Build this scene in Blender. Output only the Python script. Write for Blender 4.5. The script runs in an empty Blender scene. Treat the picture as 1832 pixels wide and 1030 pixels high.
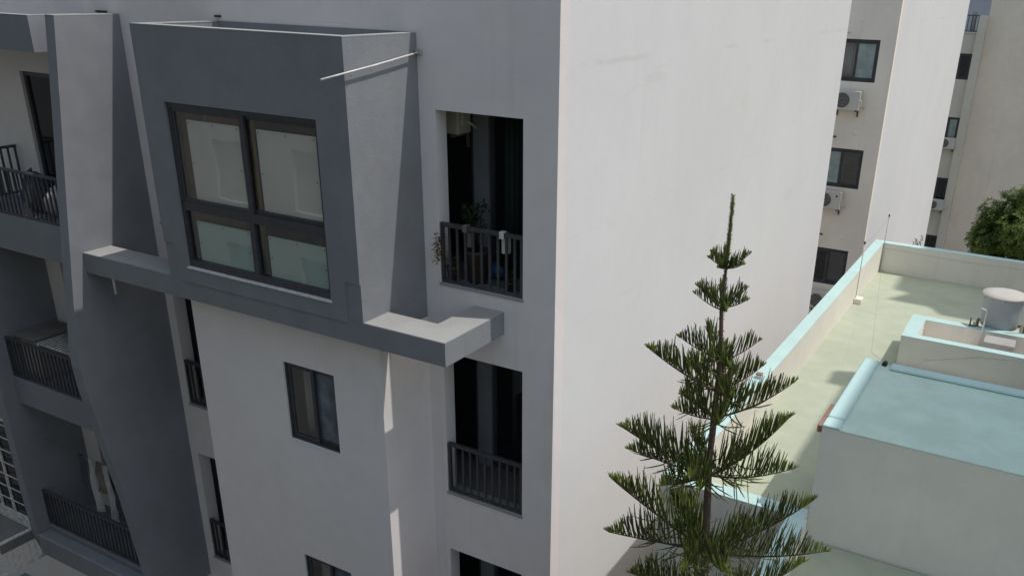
import bpy, math, random
from mathutils import Vector, Matrix
R = math.radians
sc = bpy.context.scene
rng = random.Random(7)

# ------------------------------------------------------------------ camera
cam_d = bpy.data.cameras.new('camera')
cam = bpy.data.objects.new('camera', cam_d)
sc.collection.objects.link(cam)
sc.camera = cam
YAW, PITCH, ROLL = 0.502888, 0.401219, -0.023909
fw = Vector((-math.sin(YAW)*math.cos(PITCH), math.cos(YAW)*math.cos(PITCH), -math.sin(PITCH)))
r0 = Vector((math.cos(YAW), math.sin(YAW), 0))
d0 = fw.cross(r0)
rt = math.cos(ROLL)*r0 + math.sin(ROLL)*d0
dn = -math.sin(ROLL)*r0 + math.cos(ROLL)*d0
CAM = Vector((4.698, -8.284, 3.431))
cam.matrix_world = Matrix(((rt.x, -dn.x, -fw.x, CAM.x), (rt.y, -dn.y, -fw.y, CAM.y), (rt.z, -dn.z, -fw.z, CAM.z), (0, 0, 0, 1)))
cam_d.sensor_width = 36
cam_d.lens = 1566.4/1832*36
cam_d.shift_x = -(1010.2-916)/1832
cam_d.shift_y = (635.6-515)/1832
cam_d.clip_start = 0.05
cam_d.clip_end = 2000

# ------------------------------------------------------------------ sky, sun, exposure
SUN = Vector((0.476, 0.2, 1.0)).normalized()
w = bpy.data.worlds.new('World')
sc.world = w
w.use_nodes = True
nt = w.node_tree
nt.nodes.clear()
sky = nt.nodes.new('ShaderNodeTexSky')
sky.sky_type = 'NISHITA'
sky.sun_disc = False
sky.sun_elevation = math.asin(SUN.z)
sky.sun_rotation = math.atan2(SUN.x, SUN.y)
sky.air_density = 1.8
sky.dust_density = 2.6
sky.ozone_density = 1.0
bg = nt.nodes.new('ShaderNodeBackground')
bg.inputs['Strength'].default_value = 0.15
wo = nt.nodes.new('ShaderNodeOutputWorld')
nt.links.new(sky.outputs[0], bg.inputs[0])
nt.links.new(bg.outputs[0], wo.inputs[0])
sd = bpy.data.lights.new('sun', 'SUN')
sd.energy = 3.0
sd.angle = R(0.5)
sd.color = (1.0, 0.965, 0.93)
so = bpy.data.objects.new('sun', sd)
sc.collection.objects.link(so)
so.rotation_euler = SUN.to_track_quat('Z', 'Y').to_euler()
so.location = SUN*60
vs = sc.view_settings
vs.view_transform = 'Standard'
vs.look = 'None'
vs.gamma = 1
vs.exposure = -0.06
vs.use_curve_mapping = False
sc.cycles.use_denoising = True
sc.cycles.max_bounces = 8
sc.cycles.transparent_max_bounces = 12

# ------------------------------------------------------------------ materials
MATS = {}


def newmat(name):
    m = bpy.data.materials.new(name)
    m.use_nodes = True
    n = m.node_tree
    n.nodes.clear()
    out = n.nodes.new('ShaderNodeOutputMaterial')
    b = n.nodes.new('ShaderNodeBsdfPrincipled')
    n.links.new(b.outputs[0], out.inputs[0])
    MATS[name] = m
    return m, n, b, out


def noise(n, co, scale, detail=4, rough=0.55, vec=(1, 1, 1)):
    mp = n.nodes.new('ShaderNodeMapping')
    mp.inputs['Scale'].default_value = vec
    n.links.new(co, mp.inputs[0])
    t = n.nodes.new('ShaderNodeTexNoise')
    t.inputs['Scale'].default_value = scale
    t.inputs['Detail'].default_value = detail
    t.inputs['Roughness'].default_value = rough
    n.links.new(mp.outputs[0], t.inputs['Vector'])
    return t.outputs['Fac']


def ramp(n, fac, a, b, va=0.0, vb=1.0):
    r = n.nodes.new('ShaderNodeMapRange')
    r.interpolation_type = 'SMOOTHSTEP'
    r.inputs['From Min'].default_value = a
    r.inputs['From Max'].default_value = b
    r.inputs['To Min'].default_value = va
    r.inputs['To Max'].default_value = vb
    n.links.new(fac, r.inputs['Value'])
    return r.outputs[0]


def mix(n, fac, a, b):
    m = n.nodes.new('ShaderNodeMix')
    m.data_type = 'RGBA'
    for s, v in ((m.inputs[0], fac), (m.inputs[6], a), (m.inputs[7], b)):
        if hasattr(v, 'is_output') or isinstance(v, bpy.types.NodeSocket):
            n.links.new(v, s)
        elif isinstance(v, (int, float)):
            s.default_value = v
        else:
            s.default_value = (v[0], v[1], v[2], 1)
    return m.outputs[2]


def math_n(n, op, a, b=0.0):
    m = n.nodes.new('ShaderNodeMath')
    m.operation = op
    for s, v in ((m.inputs[0], a), (m.inputs[1], b)):
        if isinstance(v, bpy.types.NodeSocket):
            n.links.new(v, s)
        else:
            s.default_value = v
    return m.outputs[0]


def surface(name, base, var=0.06, stain=0.2, stain_col=None, rough=0.85, bump=0.12, bscale=45, streak=0.25, joints=(), spec=0.3, lumps=0.0):
    """painted render / metal / plastic with blotches, run-down streaks and fine relief"""
    m, n, b, out = newmat(name)
    tc = n.nodes.new('ShaderNodeTexCoord')
    co = tc.outputs['Object']
    lo = [c*(1-var) for c in base]
    hi = [min(1, c*(1+var)) for c in base]
    big = noise(n, co, 0.55, 3)
    mid = noise(n, co, 3.3, 5, 0.6)
    f = math_n(n, 'ADD', math_n(n, 'MULTIPLY', big, 0.6), math_n(n, 'MULTIPLY', mid, 0.4))
    col = mix(n, ramp(n, f, 0.36, 0.64), lo, hi)
    sc_ = stain_col or [base[0]*0.72, base[1]*0.69, base[2]*0.62]
    if stain:
        s = noise(n, co, 1.1, 6, 0.65)
        col = mix(n, ramp(n, s, 0.55, 0.78, 0, stain), col, sc_)
    if streak:
        s = noise(n, co, 1.0, 4, 0.6, (4.5, 4.5, 0.22))
        s2 = noise(n, co, 0.35, 2)
        k = math_n(n, 'MULTIPLY', ramp(n, s, 0.52, 0.75), ramp(n, s2, 0.42, 0.62, 0, streak))
        col = mix(n, k, col, sc_)
    if joints:
        sep = n.nodes.new('ShaderNodeSeparateXYZ')
        n.links.new(co, sep.inputs[0])
        wob = noise(n, co, 0.8, 4)
        msk = noise(n, co, 0.9, 5, 0.7, (1, 1, 0.3))
        for jz, jw, js in joints:
            z = math_n(n, 'ADD', sep.outputs['Z'], math_n(n, 'MULTIPLY', wob, 0.12))
            dz = math_n(n, 'ABSOLUTE', math_n(n, 'SUBTRACT', z, jz+0.06))
            k = math_n(n, 'MULTIPLY', ramp(n, dz, 0.0, jw, 1, 0), ramp(n, msk, 0.48, 0.64, 0, js))
            col = mix(n, k, col, sc_)
    n.links.new(col, b.inputs['Base Color'])
    b.inputs['Roughness'].default_value = rough
    b.inputs['Specular IOR Level'].default_value = spec
    if bump:
        bn = n.nodes.new('ShaderNodeBump')
        bn.inputs['Strength'].default_value = bump
        bn.inputs['Distance'].default_value = 0.02
        h = math_n(n, 'ADD', noise(n, co, bscale, 3), math_n(n, 'MULTIPLY', noise(n, co, 3.0, 3), 1.5+lumps))
        n.links.new(h, bn.inputs['Height'])
        n.links.new(bn.outputs[0], b.inputs['Normal'])
    return m


def plain(name, base, rough=0.5, metal=0.0, spec=0.5, var=0.1, scale=12):
    m, n, b, out = newmat(name)
    tc = n.nodes.new('ShaderNodeTexCoord')
    f = noise(n, tc.outputs['Object'], scale, 4)
    col = mix(n, ramp(n, f, 0.35, 0.65), [c*(1-var) for c in base], [min(1, c*(1+var)) for c in base])
    n.links.new(col, b.inputs['Base Color'])
    b.inputs['Roughness'].default_value = rough
    b.inputs['Metallic'].default_value = metal
    b.inputs['Specular IOR Level'].default_value = spec
    return m


def glass(name, tint, refl=1.0, ior=1.5):
    m, n, b, out = newmat(name)
    n.nodes.remove(b)
    tr = n.nodes.new('ShaderNodeBsdfTransparent')
    tr.inputs[0].default_value = (*tint, 1)
    gl = n.nodes.new('ShaderNodeBsdfGlossy')
    gl.inputs['Roughness'].default_value = 0.012
    gl.inputs[0].default_value = (refl, refl, refl, 1)
    lw = n.nodes.new('ShaderNodeLayerWeight')
    lw.inputs[0].default_value = 0.5
    fres = math_n(n, 'ADD', math_n(n, 'MULTIPLY', math_n(n, 'POWER', lw.outputs['Facing'], 4.0), 0.9), 0.065)
    mx = n.nodes.new('ShaderNodeMixShader')
    tc = n.nodes.new('ShaderNodeTexCoord')
    bn = n.nodes.new('ShaderNodeBump')
    bn.inputs['Strength'].default_value = 0.03
    bn.inputs['Distance'].default_value = 0.05
    n.links.new(noise(n, tc.outputs['Object'], 1.6, 1), bn.inputs['Height'])
    n.links.new(bn.outputs[0], gl.inputs['Normal'])
    n.links.new(fres, mx.inputs[0])
    n.links.new(tr.outputs[0], mx.inputs[1])
    n.links.new(gl.outputs[0], mx.inputs[2])
    n.links.new(mx.outputs[0], out.inputs[0])
    return m


def leafmat(name, a, b_, trans=0.25, rough=0.5, scale=9):
    m, n, b, out = newmat(name)
    tc = n.nodes.new('ShaderNodeTexCoord')
    f = noise(n, tc.outputs['Object'], scale, 3)
    col = mix(n, ramp(n, f, 0.35, 0.65), a, b_)
    n.links.new(col, b.inputs['Base Color'])
    b.inputs['Roughness'].default_value = rough
    b.inputs['Specular IOR Level'].default_value = 0.25
    if trans:
        t = n.nodes.new('ShaderNodeBsdfTranslucent')
        n.links.new(col, t.inputs[0])
        mx = n.nodes.new('ShaderNodeMixShader')
        mx.inputs[0].default_value = trans
        n.links.new(b.outputs[0], mx.inputs[1])
        n.links.new(t.outputs[0], mx.inputs[2])
        n.links.new(mx.outputs[0], out.inputs[0])
    return m


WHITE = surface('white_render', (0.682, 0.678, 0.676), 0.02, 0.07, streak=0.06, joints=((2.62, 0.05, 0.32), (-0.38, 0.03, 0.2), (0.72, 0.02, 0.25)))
FRONT_LIFT = surface('front_render_shade_lift', (0.745, 0.695, 0.68), 0.035, 0.15, streak=0.3, joints=((2.55, 0.02, 0.5), (2.95, 0.015, 0.4)))  # same paint as WHITE, colour brightened and warmed to offset the front's shade
COURT = surface('courtyard_render', (0.92, 0.82, 0.70), 0.04, 0.18, streak=0.3)
BEIGE = surface('beige_render', (0.84, 0.74, 0.61), 0.05, 0.25, streak=0.3)
THIRD = surface('pale_render', (0.68, 0.63, 0.53), 0.05, 0.25, streak=0.35)
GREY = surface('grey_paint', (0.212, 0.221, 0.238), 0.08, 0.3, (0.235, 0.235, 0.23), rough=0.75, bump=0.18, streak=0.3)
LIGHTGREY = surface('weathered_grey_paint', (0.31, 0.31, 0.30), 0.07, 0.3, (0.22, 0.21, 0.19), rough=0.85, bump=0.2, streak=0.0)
CREAM = surface('cream_wall', (0.75, 0.71, 0.635), 0.045, 0.3, streak=0.3)
CYAN = surface('cyan_waterproofing', (0.45, 0.61, 0.575), 0.05, 0.3, (0.40, 0.47, 0.44), rough=0.6, bump=0.15, streak=0)
ROOFCYAN = surface('worn_cyan_waterproofing', (0.51, 0.655, 0.555), 0.09, 0.6, (0.45, 0.53, 0.45), rough=0.65, bump=0.2, streak=0)
DECK = surface('green_waterproofing', (0.405, 0.435, 0.325), 0.08, 0.5, (0.36, 0.36, 0.25), rough=0.75, bump=0.2, streak=0)
FRAME = plain('dark_grey_aluminium', (0.045, 0.045, 0.052), 0.4, 0.0, 0.5, 0.15)
RAIL = plain('dark_painted_steel', (0.05, 0.05, 0.056), 0.45, 0.0, 0.4, 0.2)
BLACK = plain('black_rubber', (0.012, 0.012, 0.013), 0.6)
PVC = plain('white_plastic_pipe', (0.62, 0.61, 0.58), 0.35)
BARWHITE = plain('white_painted_bars', (0.58, 0.57, 0.54), 0.5, var=0.2)
BOARD = surface('white_board', (0.86, 0.84, 0.79), 0.04, 0.15, rough=0.6, bump=0.05, streak=0.3)
STUD = plain('board_stud', (0.30, 0.28, 0.25), 0.5)
CURTAIN_BROWN = surface('brown_curtain', (0.30, 0.20, 0.10), 0.2, 0.3, rough=0.9, bump=0.05, streak=0.6)
CURTAIN_GREEN = surface('dark_green_curtain', (0.022, 0.034, 0.032), 0.2, 0.0, rough=0.9, bump=0.05, streak=0.5)
CURTAIN_PALE = surface('pale_curtain', (0.44, 0.44, 0.44), 0.1, 0.0, rough=0.9, bump=0.05, streak=0.4)
GLASS = glass('window_glass', (0.88, 0.88, 0.87), 0.95)
GLASSG = glass('green_tinted_glass', (0.80, 0.85, 0.84), 0.95)
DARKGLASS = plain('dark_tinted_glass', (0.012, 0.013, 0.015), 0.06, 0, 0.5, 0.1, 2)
FROST = plain('frosted_pane', (0.30, 0.36, 0.33), 0.25, 0, 0.5, 0.15, 3)
ACBODY = surface('air_conditioner_casing', (0.60, 0.57, 0.51), 0.05, 0.3, (0.35, 0.24, 0.15), rough=0.5, bump=0.03, streak=0.2)
ACFAN = plain('air_conditioner_fan', (0.10, 0.095, 0.08), 0.6)
ACGRILL = plain('air_conditioner_grille', (0.30, 0.29, 0.26), 0.5)
REDMARK = plain('logo_dark_red', (0.25, 0.03, 0.03), 0.5)
WHITEMARK = plain('logo_white', (0.7, 0.68, 0.66), 0.5)
TANKM = surface('grey_tank_plastic', (0.34, 0.36, 0.38), 0.05, 0.2, rough=0.5, bump=0.03, streak=0.4)
LID = surface('tank_lid', (0.47, 0.44, 0.40), 0.06, 0.3, rough=0.7, bump=0.05, streak=0)
RUST = surface('rusty_steel', (0.14, 0.105, 0.08), 0.2, 0.5, (0.2, 0.1, 0.05), rough=0.8, bump=0.2, streak=0)
PATCH = surface('crack_filler', (0.60, 0.59, 0.57), 0.05, 0.2, streak=0)
PATCH2 = surface('repair_render', (0.665, 0.655, 0.645), 0.03, 0.1, streak=0)
GREYBLUE = surface('sky_gap_blue_grey', (0.44, 0.46, 0.50), 0.05, 0.1, streak=0.1)
WOOD = surface('weathered_plank', (0.27, 0.15, 0.11), 0.25, 0.5, (0.10, 0.06, 0.05), rough=0.9, bump=0.3, streak=0.3)
TILE = surface('granite_floor', (0.13, 0.128, 0.12), 0.3, 0.5, (0.08, 0.08, 0.08), rough=0.6, bump=0.05, streak=0)
CONC = surface('grey_concrete', (0.36, 0.35, 0.33), 0.1, 0.4, rough=0.9, bump=0.3, streak=0.2)
ASPH = surface('ground_asphalt', (0.06, 0.06, 0.06), 0.15, 0.5, rough=0.95, bump=0.3, streak=0)
BARK = surface('pine_bark', (0.105, 0.07, 0.055), 0.3, 0.4, rough=0.95, bump=0.5, bscale=90, streak=0)
TWIG = leafmat('green_twig', (0.09, 0.085, 0.03), (0.13, 0.12, 0.045), 0)
NEEDLE = leafmat('pine_needles', (0.06, 0.078, 0.022), (0.125, 0.145, 0.04), 0.12, 0.55, 14)
NEEDLETIP = leafmat('young_pine_needles', (0.19, 0.23, 0.045), (0.27, 0.31, 0.07), 0.2, 0.5, 14)
LEAF = leafmat('broad_leaves', (0.045, 0.08, 0.014), (0.16, 0.215, 0.04), 0.3, 0.4, 1.3)
LEAF2 = leafmat('house_plant_leaves', (0.02, 0.03, 0.012), (0.045, 0.055, 0.02), 0.1)
SKYREFLPANE = plain('bluish_sky_reflection_pane', (0.10, 0.13, 0.16), 0.08, 0, 0.5, 0.45, 2.5)  # opaque pane, bluish sky reflection painted into its colour
LEAFBROWN = leafmat('brownish_leaves', (0.10, 0.075, 0.03), (0.16, 0.12, 0.05), 0.2)
TRUNK2 = surface('tree_bark', (0.13, 0.10, 0.075), 0.3, 0.3, rough=0.95, bump=0.5, streak=0)
CLOTHW = plain('pale_cloth', (0.42, 0.42, 0.42), 0.9)
CLOTHD = plain('dark_cloth', (0.06, 0.065, 0.08), 0.9)
CLOTHB = plain('blue_cloth', (0.05, 0.08, 0.18), 0.9)
CARDB = surface('old_board', (0.17, 0.16, 0.14), 0.15, 0.4, rough=0.9, bump=0.1, streak=0)
POT = plain('white_pot', (0.55, 0.54, 0.50), 0.4)
TERR = plain('dark_pot', (0.07, 0.05, 0.04), 0.6)
WIRE = plain('grey_wire', (0.16, 0.15, 0.13), 0.6)
STEEL = plain('galvanised_rod', (0.42, 0.39, 0.34), 0.6, 0.0)
BLUEPL = plain('blue_plastic', (0.05, 0.09, 0.2), 0.4)

# ------------------------------------------------------------------ object helpers
COL = sc.collection
WORLD = {}


def tag(o, label=None, cat=None, group=None, kind=None):
    for k, v in (('label', label), ('category', cat), ('group', group), ('kind', kind)):
        if v:
            o[k] = v
    return o


def link(o, parent=None, world=None):
    COL.objects.link(o)
    WORLD[o.name] = world or Vector((0, 0, 0))
    if parent is not None:
        o.parent = parent
        o.matrix_parent_inverse = Matrix.Translation(-WORLD[parent.name])
    return o


def thing(name, label, cat, loc=(0, 0, 0), group=None):
    o = bpy.data.objects.new(name, None)
    o.empty_display_size = 0.2
    o.location = loc
    link(o, None, Vector(loc))
    return tag(o, label, cat, group)


class MB:
    def __init__(s):
        s.v = []
        s.f = []
        s.m = []
        s.sm = []

    def add(s, verts, faces, mi=0, smooth=False):
        k = len(s.v)
        s.v += [tuple(p) for p in verts]
        for f in faces:
            s.f.append([i+k for i in f])
            s.m.append(mi)
            s.sm.append(smooth)
        return s

    def box(s, x0, x1, y0, y1, z0, z1, mi=0, ch=0.0):
        if ch <= 0:
            v = [(x, y, z) for z in (z0, z1) for y in (y0, y1) for x in (x0, x1)]
            return s.add(v, [(0, 2, 3, 1), (4, 5, 7, 6), (0, 1, 5, 4), (2, 6, 7, 3), (0, 4, 6, 2), (1, 3, 7, 5)], mi)
        # chamfered box
        v = []
        idx = {}
        for sx in (0, 1):
            for sy in (0, 1):
                for sz in (0, 1):
                    X, Y, Z = (x0, x1)[sx], (y0, y1)[sy], (z0, z1)[sz]
                    ix, iy, iz = (ch, -ch)[sx], (ch, -ch)[sy], (ch, -ch)[sz]
                    for a, p in (('x', (X, Y+iy, Z+iz)), ('y', (X+ix, Y, Z+iz)), ('z', (X+ix, Y+iy, Z))):
                        idx[(sx, sy, sz, a)] = len(v)
                        v.append(p)
        F = []
        q = lambda *k: idx[k]
        for sx in (0, 1):
            F.append([q(sx, 0, 0, 'x'), q(sx, 1, 0, 'x'), q(sx, 1, 1, 'x'), q(sx, 0, 1, 'x')])
            F.append([q(0, sx, 0, 'y'), q(1, sx, 0, 'y'), q(1, sx, 1, 'y'), q(0, sx, 1, 'y')])
            F.append([q(0, 0, sx, 'z'), q(1, 0, sx, 'z'), q(1, 1, sx, 'z'), q(0, 1, sx, 'z')])
        for a in (0, 1):
            for b in (0, 1):
                F.append([q(0, a, b, 'y'), q(1, a, b, 'y'), q(1, a, b, 'z'), q(0, a, b, 'z')])
                F.append([q(a, 0, b, 'x'), q(a, 1, b, 'x'), q(a, 1, b, 'z'), q(a, 0, b, 'z')])
                F.append([q(a, b, 0, 'x'), q(a, b, 1, 'x'), q(a, b, 1, 'y'), q(a, b, 0, 'y')])
                for c in (0, 1):
                    F.append([q(a, b, c, 'x'), q(a, b, c, 'y'), q(a, b, c, 'z')])
        cx = Vector(((x0+x1)/2, (y0+y1)/2, (z0+z1)/2))
        G = []
        for f in F:
            p = [Vector(v[i]) for i in f]
            nrm = (p[1]-p[0]).cross(p[2]-p[0])
            c = sum(p, Vector())/len(p)
            G.append(f if nrm.dot(c-cx) > 0 else f[::-1])
        return s.add(v, G, mi)

    def prism(s, poly, x0, x1, mi=0):
        """poly of (y,z) extruded along x"""
        n = len(poly)
        v = [(x0, y, z) for y, z in poly]+[(x1, y, z) for y, z in poly]
        f = [list(range(n))[::-1], list(range(n, 2*n))]
        f += [[i, (i+1) % n, n+(i+1) % n, n+i] for i in range(n)]
        area = sum(poly[i][0]*poly[(i+1) % n][1]-poly[(i+1) % n][0]*poly[i][1] for i in range(n))
        if area < 0:
            f = [g[::-1] for g in f]
        return s.add(v, f, mi)

    def tube(s, pts, rad, n=8, mi=0, smooth=True, cap=True):
        pts = [Vector(p) for p in pts]
        if not hasattr(rad, '__len__'):
            rad = [rad]*len(pts)
        v = []
        up = None
        for i, p in enumerate(pts):
            t = (pts[min(i+1, len(pts)-1)]-pts[max(i-1, 0)]).normalized()
            if up is None:
                up = t.orthogonal().normalized()
            up = (up-t*up.dot(t))
            up = up.normalized() if up.length > 1e-6 else t.orthogonal().normalized()
            b = t.cross(up)
            for k in range(n):
                a = 2*math.pi*k/n
                v.append(p+(up*math.cos(a)+b*math.sin(a))*rad[i])
        f = []
        for i in range(len(pts)-1):
            for k in range(n):
                a, b2 = i*n+k, i*n+(k+1) % n
                f.append([a, b2, b2+n, a+n])
        k0 = len(s.f)
        s.add(v, f, mi, smooth)
        if cap:
            base = len(s.v)-len(v)
            s.f.append([base+i for i in range(n)][::-1]); s.m.append(mi); s.sm.append(False)
            e = base+(len(pts)-1)*n
            s.f.append([e+i for i in range(n)]); s.m.append(mi); s.sm.append(False)
        return s

    def lathe(s, prof, c=(0, 0, 0), n=32, mi=0, smooth=True):
        v = []
        for r, z in prof:
            for k in range(n):
                a = 2*math.pi*k/n
                v.append((c[0]+r*math.cos(a), c[1]+r*math.sin(a), c[2]+z))
        f = []
        for i in range(len(prof)-1):
            for k in range(n):
                a, b2 = i*n+k, i*n+(k+1) % n
                f.append([a, b2, b2+n, a+n])
        f.append(list(range(n))[::-1])
        f.append([(len(prof)-1)*n+k for k in range(n)])
        return s.add(v, f, mi, smooth)

    def cells(s, us, vs_, keep, w0, w1, plane='xz', mi=0):
        """solid slab made of kept grid cells; plane xz (w=y), xy (w=z) or yz (w=x)"""
        def P(u, v, w_):
            return {'xz': (u, w_, v), 'xy': (u, v, w_), 'yz': (w_, u, v)}[plane]
        K = [[bool(keep((us[i]+us[i+1])/2, (vs_[j]+vs_[j+1])/2)) for j in range(len(vs_)-1)] for i in range(len(us)-1)]
        flip = plane == 'xz'
        vid = {}
        V = []
        F = []

        def vi(i, j, k):
            key = (i, j, k)
            if key not in vid:
                vid[key] = len(V)
                V.append(P(us[i], vs_[j], (w0, w1)[k]))
            return vid[key]

        def face(l):
            F.append(l[::-1] if flip else l)
        for i in range(len(us)-1):
            for j in range(len(vs_)-1):
                if not K[i][j]:
                    continue
                face([vi(i, j, 1), vi(i+1, j, 1), vi(i+1, j+1, 1), vi(i, j+1, 1)])
                face([vi(i, j, 0), vi(i, j+1, 0), vi(i+1, j+1, 0), vi(i+1, j, 0)])
                if i == 0 or not K[i-1][j]:
                    face([vi(i, j, 0), vi(i, j, 1), vi(i, j+1, 1), vi(i, j+1, 0)])
                if i == len(us)-2 or not K[i+1][j]:
                    face([vi(i+1, j, 0), vi(i+1, j+1, 0), vi(i+1, j+1, 1), vi(i+1, j, 1)])
                if j == 0 or not K[i][j-1]:
                    face([vi(i, j, 0), vi(i+1, j, 0), vi(i+1, j, 1), vi(i, j, 1)])
                if j == len(vs_)-2 or not K[i][j+1]:
                    face([vi(i, j+1, 0), vi(i, j+1, 1), vi(i+1, j+1, 1), vi(i+1, j+1, 0)])
        return s.add(V, F, mi)

    def wall(s, u0, u1, v0, v1, holes, w0, w1, plane='xz', mi=0):
        us = sorted({u0, u1, *[h[0] for h in holes], *[h[1] for h in holes]})
        vs_ = sorted({v0, v1, *[h[2] for h in holes], *[h[3] for h in holes]})
        us = [u for u in us if u0 <= u <= u1]
        vs_ = [v for v in vs_ if v0 <= v <= v1]
        return s.cells(us, vs_, lambda u, v: not any(h[0] < u < h[1] and h[2] < v < h[3] for h in holes), w0, w1, plane, mi)

    def build(s, name, mats, parent=None, world=None):
        me = bpy.data.meshes.new(name)
        me.from_pydata(s.v, [], s.f)
        mats = mats if isinstance(mats, (list, tuple)) else [mats]
        for m in mats:
            me.materials.append(m)
        me.polygons.foreach_set('material_index', s.m)
        me.polygons.foreach_set('use_smooth', s.sm)
        me.update()
        o = bpy.data.objects.new(name, me)
        return link(o, parent, world)


def place(name, me, loc, parent, rot=None):
    o = bpy.data.objects.new(name, me)
    o.location = loc
    if rot:
        o.rotation_euler = rot
    link(o, parent, Vector(loc))
    return o


def dup(root, loc, label=None, rotz=None, name=None):
    def cp(o, par):
        c = o.copy()
        COL.objects.link(c)
        c.parent = par
        for ch in list(o.children):
            cp(ch, c)
        return c
    kids = list(root.children)
    r = root.copy()
    COL.objects.link(r)
    for ch in kids:
        cp(ch, r)
    r.location = loc
    if rotz is not None:
        r.rotation_euler = (0, 0, rotz)
    if label:
        r['label'] = label
    return r


def box_part(name, parent, mat, *a, ch=0.0):
    return MB().box(*a, ch=ch).build(name, mat, parent)


# ------------------------------------------------------------------ ground
g = MB()
g.add([(-300, -300, -12.2), (300, -300, -12.2), (300, 300, -12.2), (-300, 300, -12.2)], [(0, 1, 2, 3)])
tag(g.build('ground', ASPH), kind='structure')

# ------------------------------------------------------------------ main apartment building
ROOF = 3.4
BASE = -12.2
apt = thing('apartment_building', 'white apartment block with grey box bay window and slanted grey balcony fins', 'building', (-7, 6.5, BASE))
LOG = (-1.63, -0.44)        # right loggia openings
LOGL = (-6.83, -5.63)       # left loggia openings
FLOORS = [0.0, -3.0, -6.0, -9.0]
holes = []
for z in FLOORS:
    holes.append((*LOG, z, z+2.07))
    holes.append((*LOGL, z, z+2.07))
    holes.append((-9.66, -8.0, z+0.02, z+2.0))
holes.append((-13.6, -10.5, -5.9, -3.3))
MB().wall(-16, 0, BASE, ROOF, holes, 0.0, 0.21).build('front_wall', FRONT_LIFT, apt)
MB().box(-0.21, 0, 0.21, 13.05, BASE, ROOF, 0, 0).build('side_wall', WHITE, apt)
for (y0, z0, pts) in ((1.6, 2.2, 5), (8.2, 0.9, 7), (4.6, -1.6, 4)):
    rk = random.Random(int(y0*10))
    q = MB()
    P_ = [Vector((0.0005, y0, z0))]
    for i in range(pts*3):
        P_.append(P_[-1]+Vector((0, rk.uniform(0.05, 0.16), rk.uniform(-0.05, 0.09))))
    for a, b in zip(P_, P_[1:]):
        w_ = Vector((0, -0.35, 0.9))*rk.uniform(0.002, 0.004)
        q.add([a-w_, b-w_, b+w_, a+w_], [(0, 1, 2, 3)])
    q.build('hairline_crack', PATCH, apt)
for (y0, y1, z0, z1) in ((2.1, 2.9, 2.3, 2.42), (9.4, 10.0, -0.6, -0.35), (6.1, 6.5, 1.5, 1.9)):
    rk = random.Random(int(y0*7))
    n = 18
    v = []
    for i in range(n):
        a = 6.2832*i/n
        v.append((0.001, (y0+y1)/2+(y1-y0)/2*math.cos(a)*rk.uniform(0.8, 1.1), (z0+z1)/2+(z1-z0)/2*math.sin(a)*rk.uniform(0.75, 1.15)))
    MB().add(v, [list(range(n))]).build('patch_repair', PATCH2, apt)
box_part('rear_wall', apt, WHITE, -16, -0.21, 12.85, 13.05, BASE, ROOF)
box_part('end_wall', apt, WHITE, -16, -15.8, 0.21, 12.85, BASE, ROOF)
box_part('roof', apt, CONC, -15.8, -0.21, 0.21, 12.85, ROOF-0.25, ROOF-0.03)
for i, z in enumerate(FLOORS):
    box_part('floor_slab', apt, TILE, -15.8, -0.21, 0.21, 12.85, z-0.2, z-0.01)
# sub-structure of each loggia: partition wall, pillar, glazed door
for z in FLOORS:
    for (a, b, side) in ((LOG[0], LOG[1], 1), (LOGL[0], LOGL[1], -1)):
        px0 = -1.71 if side > 0 else -6.1
        box_part('loggia_side_wall', apt, GREY, a-0.75, a-0.65, 0.212, 0.95, z, z+2.78)
        if side < 0:
            box_part('loggia_side_wall', apt, GREY, b+0.45, b+0.55, 0.212, 0.95, z, z+2.78)
        box_part('loggia_pillar', apt, GREY, px0, px0+0.23, 0.86, 1.1, z, z+2.78)
        for (d0_, d1_) in ((a-0.65, px0), (px0+0.23, b+0.22)):
            f = MB()
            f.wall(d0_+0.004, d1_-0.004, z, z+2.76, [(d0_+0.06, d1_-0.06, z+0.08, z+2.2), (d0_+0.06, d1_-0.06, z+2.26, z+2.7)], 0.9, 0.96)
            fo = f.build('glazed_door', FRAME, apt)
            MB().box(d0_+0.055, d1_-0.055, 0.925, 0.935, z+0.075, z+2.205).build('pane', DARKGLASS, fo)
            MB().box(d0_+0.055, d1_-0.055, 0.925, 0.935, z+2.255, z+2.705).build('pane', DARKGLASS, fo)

BAL_MESH = {}


def railing(parent, x0, x1, y, z0, z1, n, bw=0.03, bd=0.02, name='railing', mat=RAIL, top=0.05):
    r = MB()
    r.box(x0, x1, y-0.025, y+0.025, z1-top, z1, 0, 0.004)
    r.box(x0, x1, y-0.018, y+0.018, z0, z0+0.035, 0, 0.003)
    r.box(x0, x0+0.035, y-0.02, y+0.02, z0+0.035, z1-top)
    r.box(x1-0.035, x1, y-0.02, y+0.02, z0+0.035, z1-top)
    ro = r.build(name, mat, parent)
    h = z1-top-z0-0.035
    key = (round(h, 3), bw, bd, mat.name)
    if key not in BAL_MESH:
        t = MB().box(-bw/2, bw/2, -bd/2, bd/2, 0, h)
        me = bpy.data.meshes.new('baluster')
        me.from_pydata(t.v, [], t.f)
        me.materials.append(mat)
        BAL_MESH[key] = me
    for i in range(n):
        x = x0+(x1-x0)*(i+1)/(n+1)
        place('baluster', BAL_MESH[key], (x, y, z0+0.035), ro)
    return ro


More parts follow.
